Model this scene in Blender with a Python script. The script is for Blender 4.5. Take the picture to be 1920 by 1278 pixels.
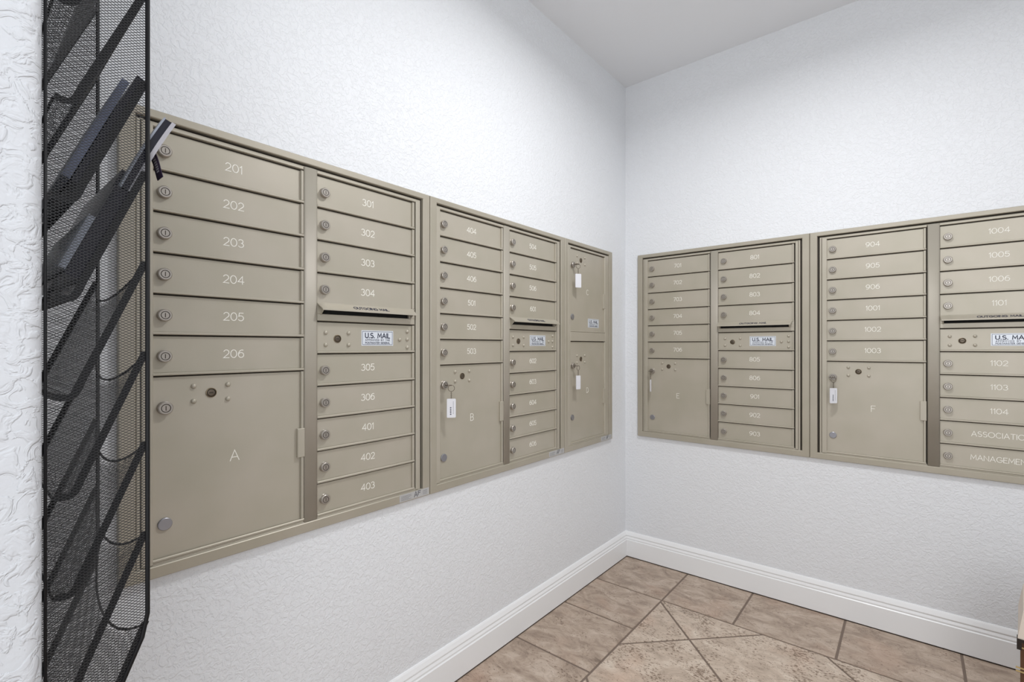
import bpy, bmesh, math, random
from mathutils import Vector, Matrix
PI = math.pi
random.seed(7)
for o in list(bpy.data.objects): bpy.data.objects.remove(o, do_unlink=True)
sc = bpy.context.scene
COL = sc.collection

# ---------------------------------------------------------------- camera
CAM = Vector((1.316, -2.632, 1.243))
cd = bpy.data.cameras.new('camera'); cam = bpy.data.objects.new('camera', cd); COL.objects.link(cam)
cam.location = CAM; cam.rotation_euler = (PI/2, 0, math.radians(39.88))
cd.sensor_width = 36; cd.lens = 899/1920*36; cd.shift_y = 10/1920; cd.clip_start = 0.02
sc.camera = cam
# ---------------------------------------------------------------- light
w = bpy.data.worlds.new('world'); sc.world = w; w.use_nodes = True
w.node_tree.nodes['Background'].inputs[0].default_value = (0.95, 0.97, 1.0, 1)
w.node_tree.nodes['Background'].inputs[1].default_value = 0.74
def area(name, loc, rot, sx, sy, power, col, shape='RECTANGLE', spread=PI):
    l = bpy.data.lights.new(name, 'AREA'); l.shape = shape; l.size = sx; l.size_y = sy
    l.energy = power; l.color = col; l.spread = spread
    o = bpy.data.objects.new(name, l); COL.objects.link(o); o.location = loc; o.rotation_euler = rot
    return o
area('ceiling_lamp_light', (1.06, -1.22, 2.752), (0, 0, 0), 0.26, 0.26, 15.5, (0.985, 0.99, 1.0), 'DISK', math.radians(166))
area('fill_light', (2.15, -3.3, 1.75), (math.radians(84), 0, math.radians(50)), 1.4, 1.8, 19, (0.955, 0.98, 1.0))  # added soft fill behind the camera, turned to brighten the left wall
sc.view_settings.view_transform = 'Standard'; sc.view_settings.look = 'None'
sc.view_settings.gamma = 1; sc.view_settings.use_curve_mapping = False
sc.view_settings.exposure = 0.42

# ---------------------------------------------------------------- materials
def new_mat(name):
    m = bpy.data.materials.new(name); m.use_nodes = True
    return m, m.node_tree, m.node_tree.nodes['Principled BSDF']
def simple(name, col, rough=0.5, metal=0.0, spec=0.5):
    m, nt, b = new_mat(name)
    b.inputs['Base Color'].default_value = (*col, 1); b.inputs['Roughness'].default_value = rough
    b.inputs['Metallic'].default_value = metal; b.inputs['Specular IOR Level'].default_value = spec
    return m
def nd(nt, t, **kw):
    n = nt.nodes.new(t)
    for k, v in kw.items():
        if hasattr(n, k): setattr(n, k, v)
        else: n.inputs[k].default_value = v
    return n
def ramp(nt, stops):
    r = nt.nodes.new('ShaderNodeValToRGB'); e = r.color_ramp.elements
    while len(e) < len(stops): e.new(0.5)
    for q, (p, c) in zip(e, stops): q.position = p; q.color = (*c, 1) if len(c) == 3 else c
    return r
def plaster(name, col, scale, dist, strength):
    m, nt, b = new_mat(name); L = nt.links
    b.inputs['Base Color'].default_value = (*col, 1); b.inputs['Roughness'].default_value = 0.55
    b.inputs['Specular IOR Level'].default_value = 0.35
    tc = nd(nt, 'ShaderNodeTexCoord')
    mp = nd(nt, 'ShaderNodeMapping'); mp.inputs['Scale'].default_value = (1, 1, 1.0)
    L.new(tc.outputs['Object'], mp.inputs[0])
    n1 = nd(nt, 'ShaderNodeTexNoise', Scale=scale, Detail=3.0, Roughness=0.55, Distortion=0.9)
    n2 = nd(nt, 'ShaderNodeTexNoise', Scale=scale*3.1, Detail=2.0, Roughness=0.5)
    L.new(mp.outputs[0], n1.inputs['Vector']); L.new(mp.outputs[0], n2.inputs['Vector'])
    r = ramp(nt, [(0.44, (0, 0, 0)), (0.50, (0.65, 0.65, 0.65)), (0.60, (1, 1, 1))])
    L.new(n1.outputs['Fac'], r.inputs[0])
    ma = nd(nt, 'ShaderNodeMath', operation='MULTIPLY_ADD'); ma.inputs[1].default_value = 0.35
    L.new(n2.outputs['Fac'], ma.inputs[0]); L.new(r.outputs[0], ma.inputs[2])
    bp = nd(nt, 'ShaderNodeBump', Strength=strength, Distance=dist)
    L.new(ma.outputs[0], bp.inputs['Height']); L.new(bp.outputs[0], b.inputs['Normal'])
    return m
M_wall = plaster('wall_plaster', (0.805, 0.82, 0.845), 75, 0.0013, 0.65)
M_jamb = plaster('jamb_plaster_shaded', (0.63, 0.645, 0.675), 50, 0.0020, 0.7)  # same paint as the wall, base colour darkened to imitate weaker light
M_ceil = plaster('ceiling_paint', (0.84, 0.85, 0.87), 60, 0.0003, 0.25)
M_trim = simple('white_trim_paint', (0.88, 0.885, 0.89), 0.32)
def tanmat(name, col, metal=0.28, rough=0.42):
    m, nt, b = new_mat(name); L = nt.links
    tc = nd(nt, 'ShaderNodeTexCoord'); oi = nd(nt, 'ShaderNodeObjectInfo')
    ad = nd(nt, 'ShaderNodeVectorMath', operation='ADD'); L.new(tc.outputs['Object'], ad.inputs[0]); L.new(oi.outputs['Random'], ad.inputs[1])
    n1 = nd(nt, 'ShaderNodeTexNoise', Scale=7.0, Detail=2.0); L.new(ad.outputs[0], n1.inputs['Vector'])
    r = ramp(nt, [(0.3, (col[0]*0.95, col[1]*0.955, col[2]*0.94)), (0.7, (col[0]*1.04, col[1]*1.035, col[2]*1.05))])
    L.new(n1.outputs['Fac'], r.inputs[0]); L.new(r.outputs[0], b.inputs['Base Color'])
    n2 = nd(nt, 'ShaderNodeTexNoise', Scale=900.0, Detail=2.0); L.new(tc.outputs['Object'], n2.inputs['Vector'])
    bp = nd(nt, 'ShaderNodeBump', Strength=0.08, Distance=0.0003); L.new(n2.outputs['Fac'], bp.inputs['Height']); L.new(bp.outputs[0], b.inputs['Normal'])
    b.inputs['Metallic'].default_value = metal; b.inputs['Roughness'].default_value = rough
    return m
M_tan = tanmat('sandstone_enamel', (0.468, 0.430, 0.354))
M_tanframe = tanmat('sandstone_enamel_frame', (0.425, 0.388, 0.315))
M_mull = tanmat('sandstone_enamel_mullion', (0.40, 0.366, 0.307), 0.15, 0.55)
M_shade = simple('recess_shade', (0.035, 0.028, 0.02), 0.8)  # near-black brown that paints the shade inside door gaps and lock recesses
M_black = simple('slot_black', (0.006, 0.006, 0.006), 0.8)
M_lock = simple('lock_nickel', (0.44, 0.405, 0.365), 0.36, 0.8)
M_lockd = simple('lock_groove', (0.10, 0.085, 0.07), 0.5, 0.6)
M_brass = simple('old_brass', (0.20, 0.155, 0.10), 0.35, 0.85)
M_plug = simple('plug_steel', (0.36, 0.36, 0.39), 0.35, 0.9)
M_letter = simple('engraved_cream', (0.90, 0.88, 0.82), 0.6)
M_ink = simple('navy_ink', (0.012, 0.016, 0.045), 0.5)
M_plate = simple('silver_label', (0.72, 0.76, 0.82), 0.4, 0.15)
M_sticker = simple('silver_sticker', (0.52, 0.52, 0.52), 0.45, 0.3)
M_greyink = simple('grey_print', (0.16, 0.16, 0.17), 0.6)
M_tag = simple('white_tag', (0.76, 0.76, 0.80), 0.35)
M_key = simple('dark_key_metal', (0.16, 0.13, 0.10), 0.35, 0.8)
M_rackblk = simple('black_wire', (0.006, 0.006, 0.007), 0.5, 0.0, 0.25)
M_mesh = simple('black_expanded_metal', (0.040, 0.040, 0.042), 0.45, 0.3)  # black metal, base colour lifted to imitate light caught on the strands

def stone(name, c1, c2, c3, pits):
    m, nt, b = new_mat(name); L = nt.links
    tc = nd(nt, 'ShaderNodeTexCoord'); oi = nd(nt, 'ShaderNodeObjectInfo')
    sc_ = nd(nt, 'ShaderNodeVectorMath', operation='SCALE'); sc_.inputs['Scale'].default_value = 37.0
    cmb = nd(nt, 'ShaderNodeCombineXYZ'); L.new(oi.outputs['Random'], cmb.inputs[0]); L.new(oi.outputs['Random'], cmb.inputs[1])
    L.new(cmb.outputs[0], sc_.inputs[0])
    ad = nd(nt, 'ShaderNodeVectorMath', operation='ADD'); L.new(tc.outputs['Object'], ad.inputs[0]); L.new(sc_.outputs[0], ad.inputs[1])
    mp = nd(nt, 'ShaderNodeMapping'); mp.inputs['Scale'].default_value = (1.0, 1.7, 1); L.new(ad.outputs[0], mp.inputs[0])
    n1 = nd(nt, 'ShaderNodeTexNoise', Scale=9.0, Detail=9.0, Roughness=0.72, Distortion=0.8); L.new(mp.outputs[0], n1.inputs['Vector'])
    r = ramp(nt, [(0.30, c1), (0.50, c2), (0.70, c3)]); L.new(n1.outputs['Fac'], r.inputs[0])
    # pinkish clouds
    n3 = nd(nt, 'ShaderNodeTexNoise', Scale=4.0, Detail=2.0); L.new(ad.outputs[0], n3.inputs['Vector'])
    r3 = ramp(nt, [(0.55, (0, 0, 0)), (0.75, (0.55, 0.55, 0.55))]); L.new(n3.outputs['Fac'], r3.inputs[0])
    mx = nd(nt, 'ShaderNodeMixRGB', blend_type='MIX'); mx.inputs[2].default_value = (c2[0]*1.08, c2[1]*0.92, c2[2]*0.86, 1)
    L.new(r3.outputs[0], mx.inputs[0]); L.new(r.outputs[0], mx.inputs[1])
    # thin dark veins
    n4 = nd(nt, 'ShaderNodeTexNoise', Scale=5.0, Detail=5.0, Roughness=0.6, Distortion=1.5); L.new(mp.outputs[0], n4.inputs['Vector'])
    r4 = ramp(nt, [(0.490, (1, 1, 1)), (0.500, (0.55, 0.52, 0.50)), (0.506, (1, 1, 1))]); L.new(n4.outputs['Fac'], r4.inputs[0])
    m2 = nd(nt, 'ShaderNodeMixRGB', blend_type='MULTIPLY'); m2.inputs[0].default_value = 0.8
    L.new(mx.outputs[0], m2.inputs[1]); L.new(r4.outputs[0], m2.inputs[2])
    # pits
    n5 = nd(nt, 'ShaderNodeTexNoise', Scale=75.0, Detail=2.0, Roughness=0.6); L.new(mp.outputs[0], n5.inputs['Vector'])
    n6 = nd(nt, 'ShaderNodeTexNoise', Scale=9.0, Detail=2.0); L.new(ad.outputs[0], n6.inputs['Vector'])
    mm = nd(nt, 'ShaderNodeMath', operation='MULTIPLY_ADD'); mm.inputs[1].default_value = 0.45; L.new(n6.outputs['Fac'], mm.inputs[0]); L.new(n5.outputs['Fac'], mm.inputs[2])
    th = 0.98 - pits
    r5 = ramp(nt, [(th-0.085, (1, 1, 1)), (th-0.06, (0.36, 0.30, 0.25))]); L.new(mm.outputs[0], r5.inputs[0])
    m3 = nd(nt, 'ShaderNodeMixRGB', blend_type='MULTIPLY'); m3.inputs[0].default_value = 0.85
    L.new(m2.outputs[0], m3.inputs[1]); L.new(r5.outputs[0], m3.inputs[2])
    L.new(m3.outputs[0], b.inputs['Base Color'])
    bp = nd(nt, 'ShaderNodeBump', Strength=0.35, Distance=0.002); L.new(n1.outputs['Fac'], bp.inputs['Height']); L.new(bp.outputs[0], b.inputs['Normal'])
    b.inputs['Roughness'].default_value = 0.42
    return m
M_border = stone('border_tile_stone', (0.25, 0.183, 0.138), (0.435, 0.337, 0.262), (0.62, 0.515, 0.425), 0.0)
M_inner = stone('inner_tile_stone', (0.36, 0.28, 0.215), (0.56, 0.452, 0.36), (0.73, 0.63, 0.525), 0.08)
M_grout = simple('brown_grout', (0.20, 0.150, 0.12), 0.9)

# ---------------------------------------------------------------- helpers
def link(name, bm, mats, parent=None, smooth=False):
    me = bpy.data.meshes.new(name)
    bmesh.ops.recalc_face_normals(bm, faces=bm.faces)
    bm.to_mesh(me); bm.free()
    for m in (mats if isinstance(mats, (list, tuple)) else [mats]): me.materials.append(m)
    if smooth:
        for p in me.polygons: p.use_smooth = True
    return place(name, me, parent)
def place(name, me, parent=None, loc=(0, 0, 0)):
    o = bpy.data.objects.new(name, me); COL.objects.link(o); o.parent = parent; o.location = loc
    return o
def thing(name, label, cat, loc=(0, 0, 0), rz=0, group=None):
    o = bpy.data.objects.new(name, None); o.empty_display_size = 0.05; COL.objects.link(o)
    o.location = loc; o.rotation_euler = (0, 0, rz); o['label'] = label; o['category'] = cat
    if group: o['group'] = group
    return o
def struct(o): o['kind'] = 'structure'; return o
def box(bm, x0, x1, y0, y1, z0, z1, mi=0):
    v = [bm.verts.new(p) for p in ((x0,y0,z0),(x1,y0,z0),(x1,y1,z0),(x0,y1,z0),(x0,y0,z1),(x1,y0,z1),(x1,y1,z1),(x0,y1,z1))]
    for f in ((0,3,2,1),(4,5,6,7),(0,1,5,4),(1,2,6,5),(2,3,7,6),(3,0,4,7)):
        bm.faces.new([v[i] for i in f]).material_index = mi
# plate: local wall space, u -> X, out of the wall -> -Y, z -> Z; front edges chamfered by c
def plate(bm, u0, u1, z0, z1, d0, d1, c=0.0012, mi=0):
    r = [[(u0,d0,z0),(u1,d0,z0),(u1,d0,z1),(u0,d0,z1)], [(u0,d1-c,z0),(u1,d1-c,z0),(u1,d1-c,z1),(u0,d1-c,z1)],
         [(u0+c,d1,z0+c),(u1-c,d1,z0+c),(u1-c,d1,z1-c),(u0+c,d1,z1-c)]]
    V = [[bm.verts.new((p[0], -p[1], p[2])) for p in q] for q in r]
    for a, b in ((0, 1), (1, 2)):
        for i in range(4):
            j = (i+1) % 4; bm.faces.new((V[a][i], V[a][j], V[b][j], V[b][i])).material_index = mi
    bm.faces.new(V[2]).material_index = mi; bm.faces.new(V[0][::-1]).material_index = mi
def frame_ring(bm, u0, u1, z0, z1, wl, wr, wt, wb, d0, d1, c=0.0015, mi=0):
    """rectangular frame as one mitred ring with chamfered inner and outer front edges"""
    def rect(a, b, cc, d_, dd): return [(a, dd, cc), (b, dd, cc), (b, dd, d_), (a, dd, d_)]
    o0 = rect(u0, u1, z0, z1, d0); o1 = rect(u0, u1, z0, z1, d1-c); o2 = rect(u0+c, u1-c, z0+c, z1-c, d1)
    i2 = rect(u0+wl-c, u1-wr+c, z0+wb-c, z1-wt+c, d1); i1 = rect(u0+wl, u1-wr, z0+wb, z1-wt, d1-c); i0 = rect(u0+wl, u1-wr, z0+wb, z1-wt, d0)
    V = [[bm.verts.new((p[0], -p[1], p[2])) for p in q] for q in (o0, o1, o2, i2, i1, i0)]
    for a in range(6):
        b = (a+1) % 6
        for i in range(4):
            j = (i+1) % 4; bm.faces.new((V[a][i], V[a][j], V[b][j], V[b][i])).material_index = mi
def lathe(bm, u, z, prof, n=24, mis=None, y=0.0):
    """profile of (radius, outward depth) turned about an axis out of the wall"""
    rings = []
    for r, d in prof:
        if r < 1e-6: rings.append([bm.verts.new((u, -d-y, z))])
        else: rings.append([bm.verts.new((u+r*math.cos(2*PI*k/n), -d-y, z+r*math.sin(2*PI*k/n))) for k in range(n)])
    for s in range(len(rings)-1):
        a, b = rings[s], rings[s+1]; mi = mis[s] if mis else 0
        for k in range(n):
            j = (k+1) % n
            if len(a) == 1: f = (a[0], b[k], b[j])
            elif len(b) == 1: f = (a[k], a[j], b[0])
            else: f = (a[k], a[j], b[j], b[k])
            bm.faces.new(f).material_index = mi
def tube(bm, pts, r, n=8, mi=0, closed=False, cap=True):
    pts = [Vector(p) for p in pts]; m = len(pts); rings = []; prev = None
    for i, p in enumerate(pts):
        if closed: t = (pts[(i+1) % m] - pts[(i-1) % m]).normalized()
        else: t = ((pts[min(i+1, m-1)] - p).normalized() + (p - pts[max(i-1, 0)]).normalized()).normalized()
        if prev is None:
            a = Vector((0, 0, 1)) if abs(t.z) < 0.9 else Vector((1, 0, 0)); s = t.cross(a).normalized()
        else: s = (prev - t*prev.dot(t)).normalized()
        prev = s; q = t.cross(s)
        rings.append([bm.verts.new(p + (s*math.cos(2*PI*k/n) + q*math.sin(2*PI*k/n))*r) for k in range(n)])
    for i in range(m if closed else m-1):
        a, b = rings[i], rings[(i+1) % m]
        for k in range(n):
            j = (k+1) % n; bm.faces.new((a[k], a[j], b[j], b[k])).material_index = mi
    if cap and not closed:
        bm.faces.new(rings[0][::-1]).material_index = mi; bm.faces.new(rings[-1]).material_index = mi
    return rings

# ---------------------------------------------------------------- stroke lettering (height 1)
def arc(cx, cy, rx, ry, a0, a1, n=12):
    return [(cx+rx*math.cos(math.radians(a0+(a1-a0)*i/n)), cy+ry*math.sin(math.radians(a0+(a1-a0)*i/n))) for i in range(n+1)]
G = {
 '0': (0.72, [arc(.36,.5,.36,.5,90,450,24)]),
 '1': (0.24, [[(0,.78),(.20,1),(.20,0)]]),
 '2': (0.66, [arc(.33,.70,.31,.30,160,-40,14)+[(0,0),(.66,0)]]),
 '3': (0.66, [arc(.30,.76,.28,.24,150,-90,14)[:-1]+arc(.30,.27,.34,.27,88,-150,14)]),
 '4': (0.74, [[(.55,0),(.55,1),(0,.28),(.74,.28)]]),
 '5': (0.66, [[(.60,1),(.12,1),(.06,.56)]+arc(.30,.32,.34,.32,125,-150,16)]),
 '6': (0.68, [arc(.46,.36,.445,.62,72,180,9)[:-1]+arc(.345,.33,.33,.32,180,540,22)]),
 '7': (0.62, [[(0,1),(.62,1),(.2,0)]]),
 '8': (0.66, [arc(.33,.75,.27,.25,-90,270,20), arc(.33,.26,.33,.26,-90,270,20)]),
 '9': (0.68, [[(.68-x,1-y) for x,y in arc(.46,.36,.445,.62,72,180,9)[:-1]+arc(.345,.33,.33,.32,180,540,22)]]),
 'A': (0.80, [[(0,0),(.40,1),(.80,0)], [(.13,.33),(.67,.33)]]),
 'B': (0.62, [[(0,0),(0,1),(.32,1)]+arc(.34,.76,.24,.24,90,-90,8)+[(0,.52)], [(.34,.52)]+arc(.34,.26,.28,.26,90,-90,8)+[(0,0)]]),
 'C': (0.76, [arc(.42,.5,.42,.5,45,315,18)]),
 'D': (0.70, [[(0,0),(0,1),(.25,1)]+arc(.25,.5,.45,.5,90,-90,14)+[(0,0)]]),
 'E': (0.55, [[(.55,1),(0,1),(0,0),(.55,0)], [(0,.53),(.45,.53)]]),
 'F': (0.55, [[(.55,1),(0,1),(0,0)], [(0,.53),(.45,.53)]]),
 'G': (0.84, [arc(.44,.5,.44,.5,45,340,18)+[(.84,.46),(.5,.46)]]),
 'H': (0.66, [[(0,0),(0,1)],[(.66,0),(.66,1)],[(0,.5),(.66,.5)]]),
 'I': (0.04, [[(.02,0),(.02,1)]]),
 'L': (0.50, [[(0,1),(0,0),(.5,0)]]),
 'M': (0.86, [[(0,0),(.06,1),(.43,.25),(.80,1),(.86,0)]]),
 'N': (0.72, [[(0,0),(0,1),(.72,0),(.72,1)]]),
 'O': (0.96, [arc(.48,.5,.48,.5,90,450,24)]),
 'P': (0.58, [[(0,0),(0,1),(.32,1)]+arc(.32,.74,.26,.26,90,-90,8)+[(0,.48)]]),
 'R': (0.62, [[(0,0),(0,1),(.32,1)]+arc(.32,.74,.26,.26,90,-90,8)+[(0,.48)], [(.30,.48),(.62,0)]]),
 'S': (0.60, [arc(.30,.75,.27,.25,40,270,12)[:-1]+arc(.30,.26,.30,.26,90,-140,12)]),
 'T': (0.66, [[(0,1),(.66,1)],[(.33,1),(.33,0)]]),
 'U': (0.68, [[(0,1),(0,.34)]+arc(.34,.34,.34,.34,180,360,10)+[(.68,1)]]),
 'V': (0.74, [[(0,1),(.37,0),(.74,1)]]),
 'Y': (0.70, [[(0,1),(.35,.5),(.70,1)],[(.35,.5),(.35,0)]]),
 '.': (0.06, [[(0.0,.03),(.06,.03)]]),
 ' ': (0.34, []),
}
def text_width(s, h, gap=0.22): return h*(sum(G[c][0] for c in s) + gap*(len(s)-1))
def lettering(bm, s, uc, zc, h, sw, d, gap=0.22, width=None, mat=None, th=0.0004, mi=0, xf=None):
    """flat ribbon letters centred on (uc, zc); xf maps (u, z, depth) to a point"""
    if xf is None: xf = lambda a, b, dd: (a, -dd, b)
    W = text_width(s, h, gap); kx = 1.0 if width is None else width/W; x = uc - W*kx/2
    for c in s:
        wd, strokes = G[c]
        for si, st in enumerate(strokes):
            lift = si*0.00006
            P = [Vector((x+p[0]*h*kx, zc-h/2+p[1]*h)) for p in st]
            closed = (P[0]-P[-1]).length < 1e-6
            n = len(P); L_, R_ = [], []
            for i in range(n):
                a = P[i-1] if i > 0 else (P[-2] if closed else P[0]); b = P[i+1] if i < n-1 else (P[1] if closed else P[-1])
                d1 = (P[i]-a); d2 = (b-P[i])
                d1 = d1.normalized() if d1.length > 0 else d2.normalized(); d2 = d2.normalized() if d2.length > 0 else d1
                t = (d1+d2); t = t.normalized() if t.length > 0.2 else d1
                nn = Vector((-t.y, t.x)); k = 1/max(0.45, abs(nn.dot(Vector((-d1.y, d1.x)))))
                q = P[i].copy()
                if not closed and i == 0: q -= d2*sw*0.4
                if not closed and i == n-1: q += d1*sw*0.4
                L_.append(q+nn*sw/2*k); R_.append(q-nn*sw/2*k)
            VL = [bm.verts.new(xf(p.x, p.y, d+th+lift+q_*0.00001)) for q_, p in enumerate(L_)]; VR = [bm.verts.new(xf(p.x, p.y, d+th+lift+q_*0.00001)) for q_, p in enumerate(R_)]
            BL = [bm.verts.new(xf(p.x, p.y, d)) for p in L_]; BR = [bm.verts.new(xf(p.x, p.y, d)) for p in R_]
            for i in range(n-1):
                for f in ((VL[i],VR[i],VR[i+1],VL[i+1]), (VL[i],VL[i+1],BL[i+1],BL[i]), (VR[i+1],VR[i],BR[i],BR[i+1])):
                    bm.faces.new(f).material_index = mi
        x += (wd+gap)*h*kx

# ================================================================= SETTING
ZC = 2.786
XR = 2.45; YB = -3.7
YP = -2.552; XJ = 0.531          # partition beside the camera
bm = bmesh.new(); box(bm, -0.15, 0, YB, 0.15, -0.1, ZC+0.1); struct(link('wall_left', bm, M_wall))
bm = bmesh.new(); box(bm, 0, XR, 0, 0.15, -0.1, ZC+0.1); struct(link('wall_back', bm, M_wall))
bm = bmesh.new(); box(bm, XR, XR+0.15, YB, 0.15, -0.1, ZC+0.1); struct(link('wall_right', bm, M_wall))
bm = bmesh.new(); box(bm, 0.0, XR, YB, 0.0, ZC, ZC+0.1); struct(link('ceiling', bm, M_ceil))
# partition end beside the camera, bullnosed outer corners
bm = bmesh.new(); rb = 0.019; pth = 0.16
pl = [(0.0, YP), (XJ-rb, YP)] + [(XJ-rb+rb*math.sin(a), YP-rb+rb*math.cos(a)) for a in [PI/2*i/8 for i in range(1, 9)]]
pl += [(XJ-rb+rb*math.cos(a), YP-pth+rb-rb*math.sin(a)) for a in [PI/2*i/8 for i in range(0, 9)]] + [(0.0, YP-pth)]
vb = [bm.verts.new((x, y, 0.0)) for x, y in pl]; vt = [bm.verts.new((x, y, ZC)) for x, y in pl]
for i in range(len(pl)):
    j = (i+1) % len(pl); bm.faces.new((vb[i], vb[j], vt[j], vt[i]))
bm.faces.new(vb[::-1]); bm.faces.new(vt)
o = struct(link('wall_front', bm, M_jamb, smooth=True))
o.data.set_sharp_from_angle(angle=math.radians(35))

# skirting boards with stepped profile, mitred in the corner
prof = [(0, .004), (.016, .004), (.016, .0975), (.0125, .1010), (.0115, .1025), (.0135, .1045), (.0135, .1090), (.0095, .1175), (.0085, .1185), (.0085, .1205),
        (.0115, .1225), (.0115, .1255), (.0060, .1400), (.0030, .1450), (0, .1455)]
def skirting(name, a, b, sa, sb):
    """a,b: 'L' runs along the left wall (thickness +x), 'R' along the back wall (thickness -y)"""
    bm = bmesh.new(); n = len(prof); A, B = [], []
    for t, z in prof:
        if name == 'baseboard_left': A.append(bm.verts.new((t, a + sa*t, z))); B.append(bm.verts.new((t, b + sb*t, z)))
        else: A.append(bm.verts.new((a + sa*t, -t, z))); B.append(bm.verts.new((b + sb*t, -t, z)))
    for i in range(n):
        j = (i+1) % n; bm.faces.new((A[i], A[j], B[j], B[i]))
    bm.faces.new(A[::-1]); bm.faces.new(B)
    return struct(link(name, bm, M_trim))
skirting('baseboard_left', YP, 0, 0, -1)
bb = skirting('baseboard_back', 0, XR, 1, 0); bb.rotation_euler = (0, -0.011, 0)

# floor: grout bed and single tiles
bm = bmesh.new(); box(bm, 0, XR, YB, 0, -0.1, -0.0025)
floor = struct(link('floor', bm, M_grout)); FALL = 0.011; floor.rotation_euler = (0, -FALL, 0)    # the floor rises slightly to the right
def clip(poly, a, b, c):     # keep a*x+b*y<=c
    out = []
    for i in range(len(poly)):
        p, q = poly[i], poly[(i+1) % len(poly)]; fp = a*p[0]+b*p[1]-c; fq = a*q[0]+b*q[1]-c
        if fp <= 0: out.append(p)
        if fp*fq < 0:
            t = fp/(fp-fq); out.append((p[0]+t*(q[0]-p[0]), p[1]+t*(q[1]-p[1])))
    return out
def inset(poly, g):
    A = sum(poly[i][0]*poly[(i+1) % len(poly)][1]-poly[(i+1) % len(poly)][0]*poly[i][1] for i in range(len(poly)))/2
    if A < 0: poly = poly[::-1]
    res = list(poly)
    for i in range(len(poly)):
        p, q = poly[i], poly[(i+1) % len(poly)]; L_ = math.hypot(q[0]-p[0], q[1]-p[1])
        if L_ < 1e-5: continue
        nx, ny = (q[1]-p[1])/L_, -(q[0]-p[0])/L_
        res = clip(res, nx, ny, nx*p[0]+ny*p[1]-g)
        if len(res) < 3: return []
    # drop duplicates
    out = []
    for p in res:
        if not out or math.hypot(p[0]-out[-1][0], p[1]-out[-1][1]) > 1e-4: out.append(p)
    return out
def tile(poly, mat):
    p0 = inset(poly, 0.0045)
    if len(p0) < 3: return
    p1 = inset(p0, 0.0018)
    if len(p1) != len(p0): p1 = p0
    cx = sum(p[0] for p in p0)/len(p0); cy = sum(p[1] for p in p0)/len(p0)
    bm = bmesh.new()
    V = [[bm.verts.new((x-cx, y-cy, z)) for x, y in P] for P, z in ((p0, -0.004), (p0, -0.0009), (p1, 0.0))]
    n = len(p0)
    for a in (0, 1):
        for i in range(n):
            j = (i+1) % n; bm.faces.new((V[a][i], V[a][j], V[a+1][j], V[a+1][i]))
    bm.faces.new(V[2])
    o = link('tile', bm, mat, floor); o.location = (cx, cy, 0)
BX = 0.376; BY = -0.366
xs = [0.012, BX, 0.702, 1.084, 1.466, 1.848, 2.23, XR-0.002]
for i in range(len(xs)-1):
    tile([(xs[i], BY), (xs[i+1], BY), (xs[i+1], -0.012), (xs[i], -0.012)], M_border)
ys = [BY, -0.675, -1.043, -1.40, -1.76, -2.12, -2.48, YP]
for i in range(len(ys)-1):
    tile([(0.012, ys[i+1]), (BX, ys[i+1]), (BX, ys[i]), (0.012, ys[i])], M_border)
S = 0.692; P0 = -0.006; Q0 = -1.190      # x+y = P0+k*S ; y-x = Q0+k*S
for i in range(-6, 6):
    for j in range(-6, 6):
        p1, p2 = P0+i*S, P0+(i+1)*S; q1, q2 = Q0+j*S, Q0+(j+1)*S
        pt = lambda p, q: ((p-q)/2, (p+q)/2)
        poly = [pt(p1, q1), pt(p2, q1), pt(p2, q2), pt(p1, q2)]
        for a, b, c in ((-1, 0, -BX), (0, 1, BY), (1, 0, XR-0.002), (0, -1, 3.68)): 
            poly = clip(poly, a, b, c)
            if len(poly) < 3: break
        if len(poly) >= 3:
            # clip away the partition footprint
            if all(x < XJ+0.01 and y < YP+0.01 for x, y in poly): continue
            tile(poly, M_inner)

# ================================================================= MAILBOXES
Z0, ZT = 0.7225, 1.7725
HH = ZT - Z0
ROW = 0.0933; TOPZ = 1.7362 - Z0
D_FACE, D_RIB, D_RAIL, D_FRAME = 0.0042, 0.0120, 0.0120, 0.0150
CW = 0.3325                                    # door width
# shared meshes, local origin = lower-left corner of the door
def tenant_mesh(h=ROW, name='tenant_door'):
    bm = bmesh.new()
    plate(bm, 0, CW+0.008, 0.0062, h-0.0036, 0.001, D_FACE, 0.0006)       # recessed face
    plate(bm, 0, CW+0.0165, 0.0, 0.0062, 0.001, D_RIB, 0.0014)           # ledge
    plate(bm, CW+0.008, CW+0.0155, 0.0062, h-0.0030, 0.001, D_RIB-0.0005, 0.0016)  # hinge rib
    me = bpy.data.meshes.new(name); bmesh.ops.recalc_face_normals(bm, faces=bm.faces); bm.to_mesh(me); bm.free()
    me.materials.append(M_tan); return me
ME_tenant = tenant_mesh()
def lock_mesh(r, h, slot=True, plug=False):
    bm = bmesh.new()
    if plug: lathe(bm, 0, 0, [(r, 0), (r, h-0.0008), (r-0.0012, h), (0, h)], 28)
    else:
        lathe(bm, 0, 0, [(r*1.04, 0), (r*1.04, 0.0015), (r, 0.002), (r, h-0.0016), (r-0.0016, h), (r*0.66, h), (r*0.64, h-0.0012), (r*0.56, h-0.0012), (r*0.54, h-0.0002), (0, h-0.0002)], 28,
              [0,0,0,0,0,1,1,1,0])
        if slot: plate(bm, -0.0009, 0.0009, -r*0.36, r*0.36, h-0.0004, h+0.0002, 0.0002, 1)
    me = bpy.data.meshes.new('lock'); bmesh.ops.recalc_face_normals(bm, faces=bm.faces); bm.to_mesh(me); bm.free()
    me.materials.append(M_plug if plug else M_lock); me.materials.append(M_lockd)
    me.set_sharp_from_angle(angle=math.radians(40)) if False else None
    return me
ME_lock = lock_mesh(0.0137, 0.0120); ME_plock = lock_mesh(0.0147, 0.0125); ME_plug = lock_mesh(0.0142, 0.0045, plug=True)
bm = bmesh.new()
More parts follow.
